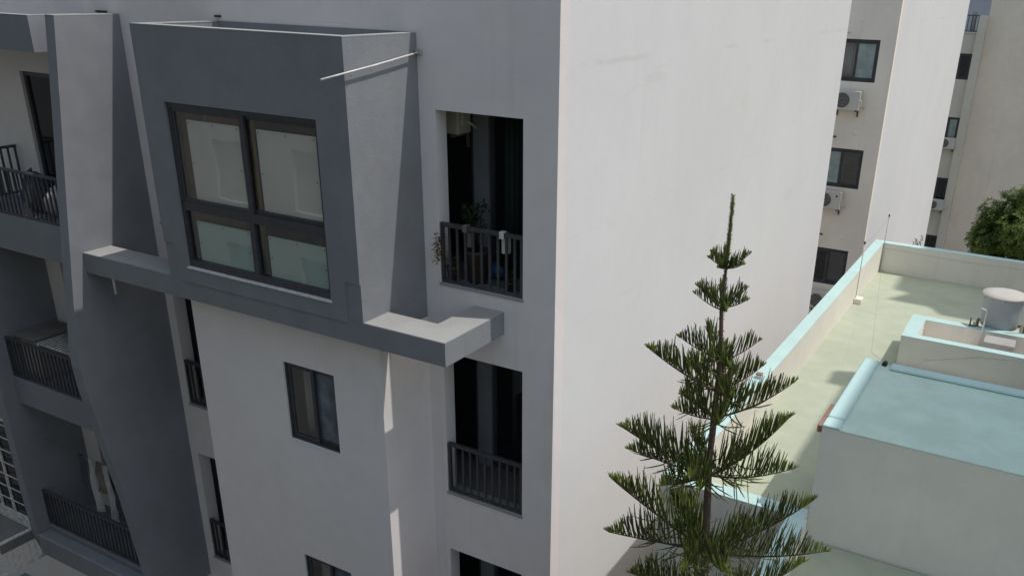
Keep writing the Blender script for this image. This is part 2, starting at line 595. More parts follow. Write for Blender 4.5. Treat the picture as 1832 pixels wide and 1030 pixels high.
for z in FLOORS:
    railing(apt, LOG[0]+0.012, LOG[1]-0.01, 0.03, z+0.012, z+0.76, 9)
    railing(apt, LOGL[0]+0.012, LOGL[1]-0.01, 0.03, z+0.012, z+0.76, 9)
    # thin rendered sill lip under each opening
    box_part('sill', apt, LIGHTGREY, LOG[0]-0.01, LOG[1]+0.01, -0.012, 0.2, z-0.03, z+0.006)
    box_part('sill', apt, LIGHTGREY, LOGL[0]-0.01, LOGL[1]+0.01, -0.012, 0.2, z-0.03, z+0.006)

# --- bay
BX0, BX1 = -5.15, -1.855
WX0, WX1, WZ0, WZ1 = -4.75, -2.31, -0.02, 2.03
bay = MB()
bay.wall(BX0, BX1, -0.209, 2.88, [(WX0, WX1, WZ0, WZ1)], -1.185, -1.05)
bay.box(BX1-0.12, BX1, -1.05, -0.002, -0.209, 2.88)
bay.box(BX0, BX0+0.12, -1.05, -0.002, -0.209, 2.88)
bay.box(BX0+0.12, BX1-0.12, -1.05, -0.002, 2.45, 2.62)
bayo = bay.build('bay', GREY, apt)
pan = MB()
pan.cells([BX0, -4.97, WX0, WX1, -2.08, BX1], [-0.24, WZ0, 0.25, WZ1, 2.88],
          lambda u, v: not (WX0 < u < WX1 and WZ0 < v < WZ1) and not (v < 0.25 and (u < -4.97 or u > -2.08)), -1.2, -1.1855)
pan.build('front_panel', GREY, bayo)
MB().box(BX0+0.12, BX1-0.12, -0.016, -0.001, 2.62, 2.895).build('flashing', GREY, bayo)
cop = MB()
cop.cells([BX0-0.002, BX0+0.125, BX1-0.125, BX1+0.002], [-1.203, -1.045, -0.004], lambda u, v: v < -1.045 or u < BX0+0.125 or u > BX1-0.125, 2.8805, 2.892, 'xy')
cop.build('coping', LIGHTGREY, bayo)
# --- continuous beam under the bay, running from the fin to the arm that returns to the wall
bm_ = MB()
bm_.cells([-7.0, BX0, BX1, -1.13, -0.7], [-1.185, -0.74, -0.002], lambda u, v: v < -0.74 or BX0 < u < BX1 or u > -1.13, -0.49, -0.211, 'xy')
beam = bm_.build('beam', GREY, apt)
t = MB()
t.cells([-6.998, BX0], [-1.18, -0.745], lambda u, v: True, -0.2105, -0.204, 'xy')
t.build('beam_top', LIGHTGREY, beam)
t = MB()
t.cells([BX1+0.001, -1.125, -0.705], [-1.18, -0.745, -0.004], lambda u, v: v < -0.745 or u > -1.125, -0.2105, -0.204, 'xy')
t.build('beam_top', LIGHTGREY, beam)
MB().tube([(-6.66, -1.02, -0.45), (-6.66, -1.02, -0.8)], 0.018, 10).build('drain_spout', PVC, beam)

# --- block below the bay
blk = MB()
bw = [(-3.52, -2.64, -2.28-3*i, -1.15-3*i) for i in range(3)]
blk.wall(BX0, BX1-0.004, BASE, -0.4905, bw, -0.94, -0.79)
blk.box(BX1-0.154, BX1-0.004, -0.79, -0.002, BASE, -0.4905)
blk.box(BX0, BX0+0.15, -0.79, -0.002, BASE, -0.4905)
blk.build('projecting_wall', FRONT_LIFT, apt)


def window2(parent, x0, x1, z0, z1, yf, yb, glassm=GLASS, glassm2=None, split=0.5, fw_=0.05, name='window', lead=0):
    """aluminium sliding window: outer frame, two sashes, two panes; yf front, yb back (y grows inwards)"""
    f = MB()
    f.wall(x0+0.002, x1-0.002, z0+0.002, z1-0.002, [(x0+fw_*0.6, x1-fw_*0.6, z0+fw_*0.6, z1-fw_*0.6)], yf, yb)
    fo = f.build(name, FRAME, parent)
    xm = x0+(x1-x0)*split
    xs = [(x0+fw_*0.55, xm+fw_*0.5), (xm-fw_*0.5, x1-fw_*0.55)]
    d = (yb-yf)
    for i, (a, b) in enumerate(xs):
        y0 = yf+d*(0.18 if i == lead else 0.56)
        y1 = y0+d*0.3
        s = MB()
        za, zb = z0+fw_*0.62, z1-fw_*0.62
        s.wall(a, b, za, zb, [(a+fw_, b-fw_, za+fw_, zb-fw_)], y0, y1)
        s.build('sash', FRAME, fo)
        ym = (y0+y1)/2
        MB().box(a+fw_*0.8, b-fw_*0.8, ym-0.003, ym+0.003, za+fw_*0.8, zb-fw_*0.8).build('pane', (glassm2 or glassm) if i else glassm, fo)
    return fo


for i, h in enumerate(bw):
    window2(apt, h[0], h[1], h[2], h[3], -0.915, -0.82, GLASS, SKYREFLPANE, split=0.52)
    box_part('sill', apt, FRONT_LIFT, h[0]-0.015, h[1]+0.015, -0.948, -0.82, h[2]-0.02, h[2]+0.004)

# --- bay window: two sliding sashes over two fixed lights
f = MB()
f.wall(WX0+0.002, WX1-0.002, WZ0+0.002, WZ1-0.002, [(WX0+0.05, -3.57, 0.07, 0.72), (-3.49, WX1-0.05, 0.07, 0.72), (WX0+0.06, WX1-0.05, 0.83, WZ1-0.06)], -1.165, -1.075)
bwo = f.build('window', FRAME, apt)
for (a, b, y) in ((WX0+0.03, -3.48, -1.155), (-3.56, WX1-0.03, -1.12)):
    s = MB()
    s.wall(a, b, 0.815, WZ1-0.045, [(a+0.065, b-0.065, 0.875, WZ1-0.11)], y, y+0.032)
    s.build('sash', FRAME, bwo)
    MB().box(a+0.05, b-0.05, y+0.012, y+0.018, 0.86, WZ1-0.095).build('pane', GLASS, bwo)
for (a, b) in ((WX0+0.045, -3.565), (-3.495, WX1-0.045)):
    MB().box(a, b, -1.125, -1.119, 0.065, 0.725).build('pane', GLASSG, bwo)
MB().box(WX0-0.01, WX1+0.012, -1.215, -1.14, WZ0-0.022, WZ0+0.001, 0, 0.004).build('sill', PVC, bwo)
box_part('room_floor', apt, TILE, BX0+0.12, BX1-0.12, -1.05, -0.002, -0.2085, -0.19)
box_part('room_back_wall', apt, CURTAIN_BROWN, BX0+0.12, BX1-0.12, -0.03, -0.004, -0.19, 2.44)

# --- slanted balcony fins
prof = [(-0.94, 2.9), (-1.10, 1.71), (-1.27, 0.5), (-1.42, -0.6), (-1.5, -1.2), (-1.55, -1.55), (-1.565, -1.85), (-1.545, -2.2), (-1.49, -2.62), (-1.41, -3.25), (-1.275, -4.2), (-1.14, -5.69), (-1.07, -6.45), (-0.002, -6.45), (-0.002, 2.9)]
fin = MB()
fin.prism(prof, -7.19, -7.0)
fino = fin.build('balcony_fin', GREY, apt)
MB().prism([(-0.945, 2.9005), (-0.945, 2.912), (-0.004, 2.912), (-0.004, 2.9005)], -7.192, -6.998).build('coping', LIGHTGREY, fino)
prof0 = [(-1.19, -0.59), (-1.2, -3.0), (-1.2, -5.2), (-1.18, -6.1), (-1.1, -6.45), (-0.002, -6.45), (-0.002, -0.59)]
MB().prism(prof0, -10.27, -10.07).build('balcony_fin', GREY, apt)
# header over the top balcony
hd = MB()
hd.box(-13.5, -7.6, -0.93, -0.8, 2.42, 2.88)
hd.box(-7.73, -7.6, -0.8, -0.002, 2.42, 2.88)
hd.box(-13.5, -7.73, -0.8, -0.002, 2.42, 2.56)
hdo = hd.build('balcony_header', GREY, apt)
cp = MB()
cp.cells([-13.5, -7.735, -7.598], [-0.934, -0.795, -0.004], lambda u, v: v < -0.795 or u > -7.735, 2.8805, 2.891, 'xy')
cp.build('coping', LIGHTGREY, hdo)
# balcony slabs with fascia
for zt, zb, x0 in ((0.0, -0.58, -13.5), (-3.0+0.07, -3.43, -10.07), (-6.0+0.1, -6.12, -10.07)):
    s = MB()
    s.box(x0, -7.19, -0.96, -0.83, zb, zt)
    s.box(x0, -7.19, -0.83, -0.002, zt-0.2, zt-0.04)
    s.build('balcony_slab', GREY, apt)
box_part('balcony_slab', apt, GREY, -13.5, -7.0, -1.25, -0.002, -9.3, -8.95)
box_part('balcony_ledge', apt, GREY, -10.07, -7.19, -1.2, -0.96, -6.42, -6.0, ch=0.02)
for zt in (0.005, -2.925, -5.895):
    railing(apt, -10.06 if zt < -1 else -11.5, -7.2, -0.93, zt, zt+0.715, 27 if zt < -1 else 40, 0.022, 0.022, top=0.04)
# side railing of top balcony
sr = MB()
sr.box(-10.2, -10.15, -0.9, -0.02, 0.78, 0.82)
sr.box(-10.2, -10.15, -0.9, -0.02, 0.05, 0.08)
sro = sr.build('side_railing', RAIL, apt)
for i in range(8):
    MB().box(-10.19, -10.16, -0.05-0.115*i, -0.025-0.115*i, 0.08, 0.78).build('baluster', RAIL, sro)
# balcony doors
for z in FLOORS[:3]:
    f = MB()
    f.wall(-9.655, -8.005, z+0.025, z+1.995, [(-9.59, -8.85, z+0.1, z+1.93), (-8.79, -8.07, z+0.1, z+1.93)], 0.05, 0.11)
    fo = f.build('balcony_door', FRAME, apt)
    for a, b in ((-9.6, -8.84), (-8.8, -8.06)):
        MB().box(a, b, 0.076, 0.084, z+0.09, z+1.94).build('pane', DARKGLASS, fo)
# far left window with white bars, its stone ledge and the white cage below
box_part('enclosure_header', apt, GREY, -13.5, -10.3, -1.15, -0.002, -3.75, -3.35)
cage = MB()
cage.box(-13.5, -10.3, -1.14, -1.1, -6.02, -5.8)
cage.box(-13.5, -10.3, -1.14, -1.1, -3.82, -3.75)
cage.box(-10.36, -10.3, -1.14, -1.1, -5.8, -3.82)
cageo = cage.build('barred_window', BARWHITE, apt)
for i in range(8):
    x = -10.8-0.38*i
    MB().box(x-0.02, x+0.02, -1.135, -1.105, -5.8, -3.82).build('bar', BARWHITE, cageo)
for i in range(7):
    z = -5.52+0.27*i
    MB().box(-13.5, -10.36, -1.15, -1.141, z-0.011, z+0.011).build('bar', BARWHITE, cageo)
MB().box(-13.5, -10.36, -1.09, -1.08, -5.8, -3.82).build('pane', DARKGLASS, cageo)
box_part('stone_ledge', apt, TILE, -13.5, -10.3, -1.75, -0.002, -6.2, -6.02)
wr = MB()
wr.box(-10.35, -10.31, -1.78, -0.6, -6.02, -5.98)
wr.box(-10.35, -10.31, -1.78, -0.6, -6.66, -6.63)
wr.box(-13.5, -10.35, -1.78, -1.75, -6.02, -5.98)
wr.box(-13.5, -10.35, -1.78, -1.75, -6.66, -6.63)
wro = wr.build('white_railing', BARWHITE, apt)
for i in range(12):
    y = -1.76+0.1*i
    MB().box(-10.34, -10.325, y-0.008, y+0.008, -6.66, -6.0).build('bar', BARWHITE, wro)
for i in range(24):
    x = -10.4-0.12*i
    MB().box(x-0.008, x+0.008, -1.772, -1.757, -6.63, -6.02).build('bar', BARWHITE, wro)
# little black drain clips on the wall above the copings
for x, z in ((-7.42, 2.93), (-7.3, 2.93), (-5.02, 2.95)):
    box_part('drain_clip', apt, BLACK, x-0.05, x+0.05, -0.03, -0.001, z-0.012, z+0.012)

# ------------------------------------------------------------------ courtyard wing
court = thing('courtyard_wing', 'white wing behind the long wall, its shaded face holding windows and air conditioners', 'building', (-5, 25, BASE))
cw = [(-1.37, -0.17, 1.08-2.97*i, 2.2-2.97*i) for i in range(4)]
MB().wall(-9, 0.24, BASE, 6.4, cw, 18.0, 18.2).build('courtyard_wall', COURT, court)
MB().box(0.04, 0.24, 18.2, 33.4, BASE, 6.4).build('side_wall', WHITE, court)
box_part('rear_wall', court, WHITE, -9, 0.04, 33.2, 33.4, BASE, 6.4)
box_part('end_wall', court, WHITE, -9, -8.8, 18.2, 33.2, BASE, 6.4)
box_part('roof', court, CONC, -8.8, 0.04, 18.2, 33.2, 6.1, 6.3)
for z in (3.0, 0.0, -3.0, -6.0):
    box_part('floor_slab', court, TILE, -8.8, 0.04, 18.2, 33.2, z-0.2, z)
for i, h in enumerate(cw):
    gm, gm2 = ((GLASS, FROST), (FROST, GLASS), (DARKGLASS, GLASSG), (GLASS, GLASS))[i]
    window2(court, *h, 18.03, 18.14, gm, gm2, split=0.5, fw_=0.07, lead=1 if i == 0 else 0)
for i in range(3):
    x, z = -0.98, 2.37-2.86*i+(0.06 if i else 0)
    MB().tube([(x-0.16, 18.02, z-0.02), (x-0.1, 17.86, z-0.01), (x+0.02, 17.78, z)], 0.028, 8).build('drain_pipe', RUST if i else PVC, court)
for (x, z) in ((-0.72, 2.7), (-0.5, -0.31), (-0.42, -3.36)):
    o = MB().lathe([(0.07, -0.004), (0.06, 0.0), (0.0, 0.001)], (0, 0, 0), 14).build('plaster_patch', COURT, court)
    o.matrix_parent_inverse = Matrix.Translation(-WORLD[court.name])
    o.location = (x, 17.996, z)
    o.rotation_euler = (R(90), 0, 0)

# ------------------------------------------------------------------ third wing and beige building
third = thing('rear_wing', 'narrow shaded strip of building with dark windows between white wall and beige wall', 'building', (-4, 44, BASE))
tw = [(-0.9, 0.09, -0.46-3.0*i, 0.74-3.0*i) for i in range(4)]
MB().wall(-9, 0.05+0.0401, BASE, 1.66, [(h[0], 0.07, h[2], h[3]) for h in tw], 40.2, 40.4).build('wall', THIRD, third)
box_part('corner_pier', third, THIRD, 0.0902, 0.42, 40.0, 40.6, BASE, 2.46)
box_part('roof', third, CONC, -9, 0.09, 40.4, 48, 1.4, 1.6)
box_part('roof_coping', third, PVC, -9, 0.09, 40.15, 40.5, 1.6605, 1.72)
for i, h in enumerate(tw):
    window2(third, h[0], 0.07, h[2], h[3], 40.22, 40.33, DARKGLASS, FROST if i == 1 else DARKGLASS, fw_=0.07)
railing(third, -1.5, 0.08, 40.25, 1.73, 2.48, 9, 0.03, 0.03, top=0.04)
MB().box(-0.3, -0.1, 40.6, 40.8, 1.6, 2.62).build('chimney', CONC, third)

beige = thing('beige_building', 'tall plain beige wall behind the leafy tree at right edge', 'building', (8, 46, BASE))
box_part('wall', beige, BEIGE, 0.43, 16, 40.65, 52, BASE, 14)
box_part('roof', beige, CONC, 0.5, 15.9, 40.75, 51.9, 14.003, 14.2)

far = thing('sky_gap_block', 'added blue-grey block covering the tan sky above the small rooftop railing', 'building', (-4, 76, BASE))  # added block, hides the tan horizon sky in the gap behind bluish grey
box_part('wall', far, GREYBLUE, -14, 6, 70, 82, BASE, 16)
box_part('roof', far, CONC, -14.2, 6.2, 69.8, 82.2, 16.002, 16.3)

# ------------------------------------------------------------------ neighbouring low building with green roof terrace
nb = thing('terrace_building', 'low cream building with pale green roof and cyan-topped parapet', 'building', (3.5, 5, BASE))
ZF, ZT = -2.397, -1.74
MB().cells([1.5, 2.982, 5.44], [-5.1, -0.113, 12.03], lambda u, v: v > -0.113 or u > 2.982, BASE, ZF-0.004, 'xy').build('wall', CREAM, nb)
MB().box(1.702, 5.43, 0.089, 11.83, ZF-0.0035, ZF).build('roof_deck', DECK, nb)
MB().box(3.184, 5.43, -4.9, 0.092, ZF-0.003, -2.11).build('front_roof_deck', DECK, nb)


def parapet(x0, x1, y0, y1, z0=ZF-0.002, z1=ZT-0.012):
    o = MB().box(x0, x1, y0, y1, z0, z1).build('parapet', CREAM, nb)
    MB().box(x0-0.003, x1+0.003, y0-0.003, y1+0.003, z1+0.0005, z1+0.012, 0, 0.003).build('coping', CYAN, o)
    return o


parapet(1.5, 1.702, 0.097, 11.822)
parapet(1.5, 5.42, 11.83, 12.03)
parapet(1.5, 3.142, -0.113, 0.089)
parapet(2.982, 3.184, -5.1, -0.12)
# stair head box
bx = MB()
bx.box(3.15, 5.425, 0.114, 2.169, ZF-0.002, -0.746)
bo = bx.build('stair_head', CREAM, nb)
MB().box(3.148, 5.427, 0.112, 2.171, -0.7455, -0.733, 0, 0.003).build('roof_paint', ROOFCYAN, bo)
MB().box(3.147, 3.327, 0.335, 2.172, -0.7325, -0.7, 0, 0.014).build('kerb', CYAN, bo)
MB().box(3.47, 5.428, 1.99, 2.172, -0.7325, -0.7, 0, 0.014).build('kerb', CYAN, bo)
MB().box(3.147, 3.327, 0.111, 0.333, -0.7325, -0.712, 0, 0.01).build('kerb', CYAN, bo)
MB().tube([(3.395, 2.09, -0.715), (3.395, 2.17, -0.717)], 0.03, 12).build('drain_hole', BLACK, bo)
# low basin-like box
b2 = MB()
b2.cells([3.033, 3.268, 5.2, 5.415], [6.438, 6.606, 7.448, 7.65], lambda u, v: not (3.268 < u < 5.2 and 6.606 < v < 7.448), ZF-0.002, -1.879, 'xy')
b2o = b2.build('skylight_box', CREAM, nb)
c2 = MB()
c2.cells([3.03, 3.271, 5.197, 5.418], [6.435, 6.609, 7.445, 7.653], lambda u, v: not (3.271 < u < 5.197 and 6.609 < v < 7.445), -1.8785, -1.866, 'xy')
c2.build('coping', CYAN, b2o)
MB().box(3.268, 5.2, 6.606, 7.448, ZF, -2.237).build('basin_floor', CREAM, b2o)
box_part('rod_base', nb, CREAM, 1.704, 1.853, 9.216, 9.427, ZF, -2.287, ch=0.01)

# ------------------------------------------------------------------ tall neighbours just outside the frame (their shadows lie on the terrace)
tall = thing('tall_building', 'tall building beyond the right edge that shades the cyan roof', 'building', (12, 4, BASE))
tb = MB()
tb.box(9.0, 16, 1.3, 8.1, BASE, 11.35)
tb.build('wall', CREAM, tall)
MB().box(9.0, 10.5, 7.9, 8.46, 10.0, 11.9).build('roof_upstand', CREAM, tall)
tall2 = thing('roof_tower', 'stepped tower beyond the right edge shading far end of green roof', 'building', (14, 15, BASE))
tb = MB()
tb.prism([(13.12, BASE), (13.12, 15.85), (13.61, 16.36), (13.99, 18.1), (14.51, 17.45), (14.77, 18.14), (15.89, 18.18), (18.5, 18.0), (18.5, BASE)], 12.0, 17)
tb.build('wall', CREAM, tall2)

# ------------------------------------------------------------------ opposite building (known from reflections; nearness, height and dark wall set to block sky light)
opp = thing('opposite_building', 'building opposite, reflected in bay window glass, sized and darkened to shade the front facade', 'building', (-11, -17, BASE))
oh = []
for i in range(-7, 1):
    for k in range(-3, 5):
        oh.append((i*3.0-1.2, i*3.0+0.4, k*3.0+0.5, k*3.0+2.2))
ow = MB().wall(-24, 2.0, BASE, 15.0, oh, -11.3, -11.0).build('wall', CONC, opp)
box_part('rear_wall', opp, CREAM, -24, 2.0, -20, -19.7, BASE, 15.0)
box_part('roof', opp, CONC, -24, 2.0, -19.7, -11.3, 14.7, 14.9)
for h in oh:
    MB().box(h[0]+0.002, h[1]-0.002, -11.2, -11.15, h[2]+0.002, h[3]-0.002).build('window', FROST, opp)

# ------------------------------------------------------------------ Norfolk Island pine
TY = -2.2
KS = 0.847
pine = thing('pine_tree', 'tall thin pine with tiered upswept branches in front of the white wall', 'tree', (2.78, TY, BASE))
tp = [(2.79, -12.2), (2.8, -8.0), (2.8, -3.6), (2.80, -1.59), (2.772, -1.008), (2.73, -0.275), (2.73, 0.252), (2.735, 0.5), (2.737, 0.757), (2.706, 1.18), (2.71, 1.51)]
tr_ = [0.10, 0.08, 0.055, 0.042, 0.036, 0.029, 0.025, 0.022, 0.019, 0.015, 0.011]


def trunk_x(z):
    for (x0, z0), (x1, z1) in zip(tp, tp[1:]):
        if z0 <= z <= z1:
            return x0+(x1-x0)*(z-z0)/(z1-z0)
    return tp[-1][0]


trk = MB()
dense = []
rad = []
for (a, b, ra, rb) in zip(tp, tp[1:], tr_, tr_[1:]):
    k = max(2, int((b[1]-a[1])/0.12))
    for i in range(k):
        t_ = i/k
        dense.append((a[0]+(b[0]-a[0])*t_+rng.uniform(-.002, .002), TY+rng.uniform(-.002, .002), a[1]+(b[1]-a[1])*t_))
        rad.append((ra+(rb-ra)*t_)*rng.uniform(0.94, 1.06))
dense.append((tp[-1][0], TY, tp[-1][1]))
rad.append(tr_[-1])
trk.tube(dense, rad, 10)
# old leaf-base scales on the trunk
for i in range(520):
    z = rng.uniform(-2.0, 1.5)
    x = trunk_x(z)
    r_ = 0.012+(1.51-z)*0.0085
    a = rng.uniform(0, 6.283)
    p = Vector((x+math.cos(a)*r_*0.9, TY+math.sin(a)*r_*0.9, z))
    q = p+Vector((math.cos(a)*0.011, math.sin(a)*0.011, 0.012))
    trk.tube([p, q], [0.004, 0.001], 3, smooth=False, cap=False)
trk.build('trunk', BARK, pine)
# leader shoot
ld = MB()
lp = [(2.71, TY, 1.49), (2.711, TY, 1.65), (2.712, TY, 1.85), (2.712, TY, 2.05)]
ld.tube(lp, [0.0115, 0.011, 0.010, 0.007], 8)
for i in range(620):
    z = 1.5+rng.random()*0.555
    a = rng.uniform(0, 6.283)
    p = Vector((2.711+math.cos(a)*0.008, TY+math.sin(a)*0.008, z))
    ln = rng.uniform(0.008, 0.015)
    q = p+Vector((math.cos(a)*ln, math.sin(a)*ln, ln*0.9))
    ld.tube([p, q], [0.0026, 0.0008], 3, 1, smooth=False, cap=False)
ld.build('leader_shoot', [TWIG, NEEDLETIP], pine)

PIXF, PCX, PCY = 1566.4, 1010.2, 635.6


def seen(px, py, y):
    """point at depth y on the measured sight line (used once to survey the branch tips)"""
    d = rt*((px-PCX)/PIXF)+dn*((py-PCY)/PIXF)+fw
    t_ = (y-CAM.y)/d.y
    return CAM+d*t_


def branch(base, tip, lmax, seed, sag=0.35):
    rr = random.Random(seed)
    base = Vector(base)
    tip = Vector(tip)
    hv = Vector((tip.x-base.x, tip.y-base.y, 0))
    L = max(0.05, (tip-base).length)
    rise = tip.z-base.z
    c1 = base+hv*0.4+Vector((0, 0, rise*0.22-0.02*L))
    c2 = base+hv*0.75+Vector((0, 0, rise*0.62))
    side = Vector((-hv.y, hv.x, 0))
    side = side.normalized() if side.length > 1e-5 else Vector((1, 0, 0))

    def P(u):
        a = 1-u
        return base*(a**3)+c1*(3*a*a*u)+c2*(3*a*u*u)+tip*(u**3)
    wig = [rr.uniform(-0.012, 0.012) for _ in range(4)]

    def Q(u):
        return P(u)+side*(wig[0]*math.sin(u*5+wig[1]*90)*L)
    st = MB()
    N = 12
    r0_ = 0.004+0.009*min(1, L)
    st.tube([Q(i/N) for i in range(N+1)], [r0_*(1-0.75*i/N) for i in range(N+1)], 6)
    so_ = st.build('branch', TWIG if L < 0.5 else BARK, pine)
    fo_ = MB()
    n = max(10, int(L/0.021))
    start = 0.06 if L < 0.3 else 0.09
    for i in range(n):
        u = start+(1-start)*(i+rr.uniform(0, 0.7))/n
        p = Q(u)
        tg = (Q(min(1, u+0.02))-Q(max(0, u-0.02))).normalized()
        prof_ = (1.28-0.45*u)*min(1.0, (1.02-u)*2.0+0.16)
        for sgn in (-1, 1):
            for row in (0, 1):
                if row == 1 and rr.random() < 0.75:
                    continue
                ln = 1.14*lmax*prof_*rr.uniform(0.72, 1.1)*(1.0 if row == 0 else 0.7)
                d = Vector((0, 0, 1))+tg*rr.uniform(0.1, 0.42)+side*sgn*(rr.uniform(0.08, 0.38) if row == 0 else rr.uniform(0.5, 0.95))
                d.normalize()
                if u < 0.45 and L > 0.4 and rr.random() < 0.22:
                    d = (side*sgn*rr.uniform(0.5, 1.0)+tg*rr.uniform(0.2, 0.7)+Vector((0, 0, rr.uniform(-0.7, 0.1)))).normalized()
                bend = Vector((0, 0, 1))*rr.uniform(0.15, 0.5)-side*sgn*rr.uniform(-0.1, 0.25)+tg*rr.uniform(-0.2, 0.2)
                m1 = p+d*ln*0.4+Vector((0, 0, -0.03*ln))
                m2 = p+d*ln*0.75+bend*ln*0.1
                e = p+d*ln*0.98+bend*ln*0.26
                tipm = 1 if (u > 0.8 and rr.random() < 0.8) or rr.random() < 0.1 else 0
                th = rr.uniform(0.0044, 0.006)*(0.78+0.3*min(1, L*1.5))
                fo_.tube([p, m1, m2, e], [th*0.75, th, th*0.95, th*0.4], 4, tipm, smooth=True, cap=False)
    for i in range(6):
        d = ((tip-P(0.9)).normalized()+Vector((rr.uniform(-.4, .4), rr.uniform(-.4, .4), rr.uniform(0.0, .8)))).normalized()
        ln = lmax*rr.uniform(0.12, 0.26)
        fo_.tube([tip-d*0.01, tip+d*ln*0.6, tip+d*ln], [0.0048, 0.005, 0.0018], 4, 1, cap=False)
    fo_.build('foliage', [NEEDLE, NEEDLETIP], so_)


whorls = [
    (1.509, 0.085, [(1268, 460, 0.0), (1272, 450, 0.13), (1342, 453, 0.0), (1299, 444, 0.14), (1332, 472, -0.1), (1284, 478, -0.12)]),
    (1.18, 0.12, [(1243, 524, -0.05), (1247, 510, 0.14), (1338, 536, -0.06), (1336, 515, 0.13), (1290, 505, 0.2), (1300, 556, -0.2)]),
    (0.756, 0.15, [(1215, 602, 0.0), (1358, 609, 0.02), (1265, 580, 0.28), (1306, 655, -0.26), (1255, 648, -0.25)]),
    (0.5, 0.185, [(1158, 620, 0.05), (1366, 653, 0.05), (1228, 645, 0.36), (1312, 709, -0.32), (1300, 615, 0.36)]),
    (0.251, 0.21, [(1206, 730, -0.28), (1422, 682, 0.05), (1287, 757, -0.42), (1218, 705, 0.34), (1345, 704, 0.3)]),
    (-0.276, 0.25, [(1110, 762, 0.25), (1126, 803, -0.05), (1182, 868, -0.47), (1414, 745, 0.3), (1418, 838, -0.17), (1232, 852, -0.55)]),
    (-1.009, 0.27, [(1094, 854, 0.42), (1089, 950, -0.1), (1457, 892, 0.38), (1478, 985, -0.1), (1302, 1024, -0.62), (1200, 884, 0.55)]),
    (-1.588, 0.27, [(1128, 1024, 0.3), (1085, 1092, -0.1), (1440, 1004, 0.42), (1470, 1107, -0.2), (1250, 1132, -0.7), (1180, 1117, -0.6)]),
]
k = 0
for z, lm, tips in whorls:
    for (px, py, dy) in tips:
        branch((trunk_x(z), TY, z+rng.uniform(-0.012, 0.012)), seen(px, py, TY+dy), lm, 100+k)
        k += 1
    if z < 0.6:
        rad_ = 0.34+0.2*(0.6-z)
        for a in ((1.5,) if z > 0 else (1.0, 2.1, -1.5)):
            if a < 0 and z < -1.2:
                continue
            rr2 = rad_*rng.uniform(0.7, 1.05)
            branch((trunk_x(z), TY, z+rng.uniform(-0.03, 0.03)), (trunk_x(z)+math.cos(a+rng.uniform(-.2, .2))*rr2, TY+math.sin(a)*rr2, z+rr2*rng.uniform(0.12, 0.3)), lm*0.85, 100+k)
            k += 1
for z, rr_ in ((-2.4, 1.0), (-3.3, 1.0)):
    for i in range(4):
        a = math.pi*(0.62+0.28*i)
        branch((trunk_x(z), TY, z), (trunk_x(z)+math.cos(a)*rr_, TY+math.sin(a)*rr_, z+0.3), 0.25, 300+k)
        k += 1

# ------------------------------------------------------------------ broad-leaved tree
tree = thing('leafy_tree', 'dense green broad-leaved tree behind the far end of the parapet', 'tree', (4.6, 20.4, BASE))
TC = Vector((4.65, 20.4, -3.4))
tk = MB()
tk.tube([(4.6, 20.4, BASE), (4.66, 20.4, -8.5), (4.62, 20.35, -5.6), (4.7, 20.4, -4.4)], [0.2, 0.16, 0.13, 0.09], 10)
tk.build('trunk', TRUNK2, tree)
rl = random.Random(21)
lobes = []
for i in range(60):
    th = rl.uniform(0, 6.283)
    ph = math.acos(rl.uniform(-0.75, 1))
    d = Vector((math.sin(ph)*math.cos(th), math.sin(ph)*math.sin(th), math.cos(ph)))
    lobes.append((TC+Vector((d.x*1.5, d.y*1.5, d.z*1.45))*rl.uniform(0.6, 1.0), rl.uniform(0.38, 0.62)))
lobes.append((Vector((3.2, 20.1, -3.35)), 0.42))
lobes.append((Vector((3.35, 20.0, -2.55)), 0.45))
lobes.append((Vector((3.9, 20.1, -2.2)), 0.5))
lobes.append((Vector((4.35, 19.7, -1.95)), 0.5))
lobes.append((Vector((3.35, 19.9, -3.9)), 0.45))
lobes.append((Vector((4.3, 19.3, -3.0)), 0.55))
lb = MB()
for c, r_ in lobes:
    lb.tube([TC+Vector((0, 0, -0.9)), TC.lerp(c, 0.55)+Vector((0, 0, -0.12)), c], [0.05, 0.03, 0.01], 5)
lb.build('limbs', TRUNK2, tree)
cr = MB()


def leaf(mb, p, d, ln, wd, nrm, mi=0):
    d = d.normalized()
    s_ = d.cross(nrm)
    s_ = s_.normalized() if s_.length > 1e-4 else d.orthogonal().normalized()
    up = s_.cross(d)
    a = p+d*ln*0.45+s_*wd+up*ln*0.03
    b = p+d*ln*0.45-s_*wd+up*ln*0.03
    m_ = p+d*ln*0.5-up*ln*0.02
    e = p+d*ln-up*ln*0.14
    mb.add([p, a, e, b, m_], [(0, 4, 1), (1, 4, 2), (0, 3, 4), (3, 2, 4)], mi)


for c, r_ in lobes:
    for i in range(int(165*(r_/0.5)**2)):
        d = Vector((rl.gauss(0, 1), rl.gauss(0, 1), rl.gauss(0, 1)))
        d.normalize()
        p = c+d*r_*(rl.random()**0.4)
        ax = (d+Vector((0, 0, 0.5))+Vector((rl.uniform(-.4, .4), rl.uniform(-.4, .4), 0))).normalized()
        o1 = ax.orthogonal().normalized()
        o2 = ax.cross(o1)
        kk = rl.randint(6, 8)
        for j in range(kk):
            a = 6.283*j/kk+rl.uniform(-.3, .3)
            ld_ = (o1*math.cos(a)+o2*math.sin(a))+ax*rl.uniform(0.15, 0.7)
            leaf(cr, p, ld_, rl.uniform(0.10, 0.17), rl.uniform(0.014, 0.022), ax)
cr.build('crown', LEAF, tree)

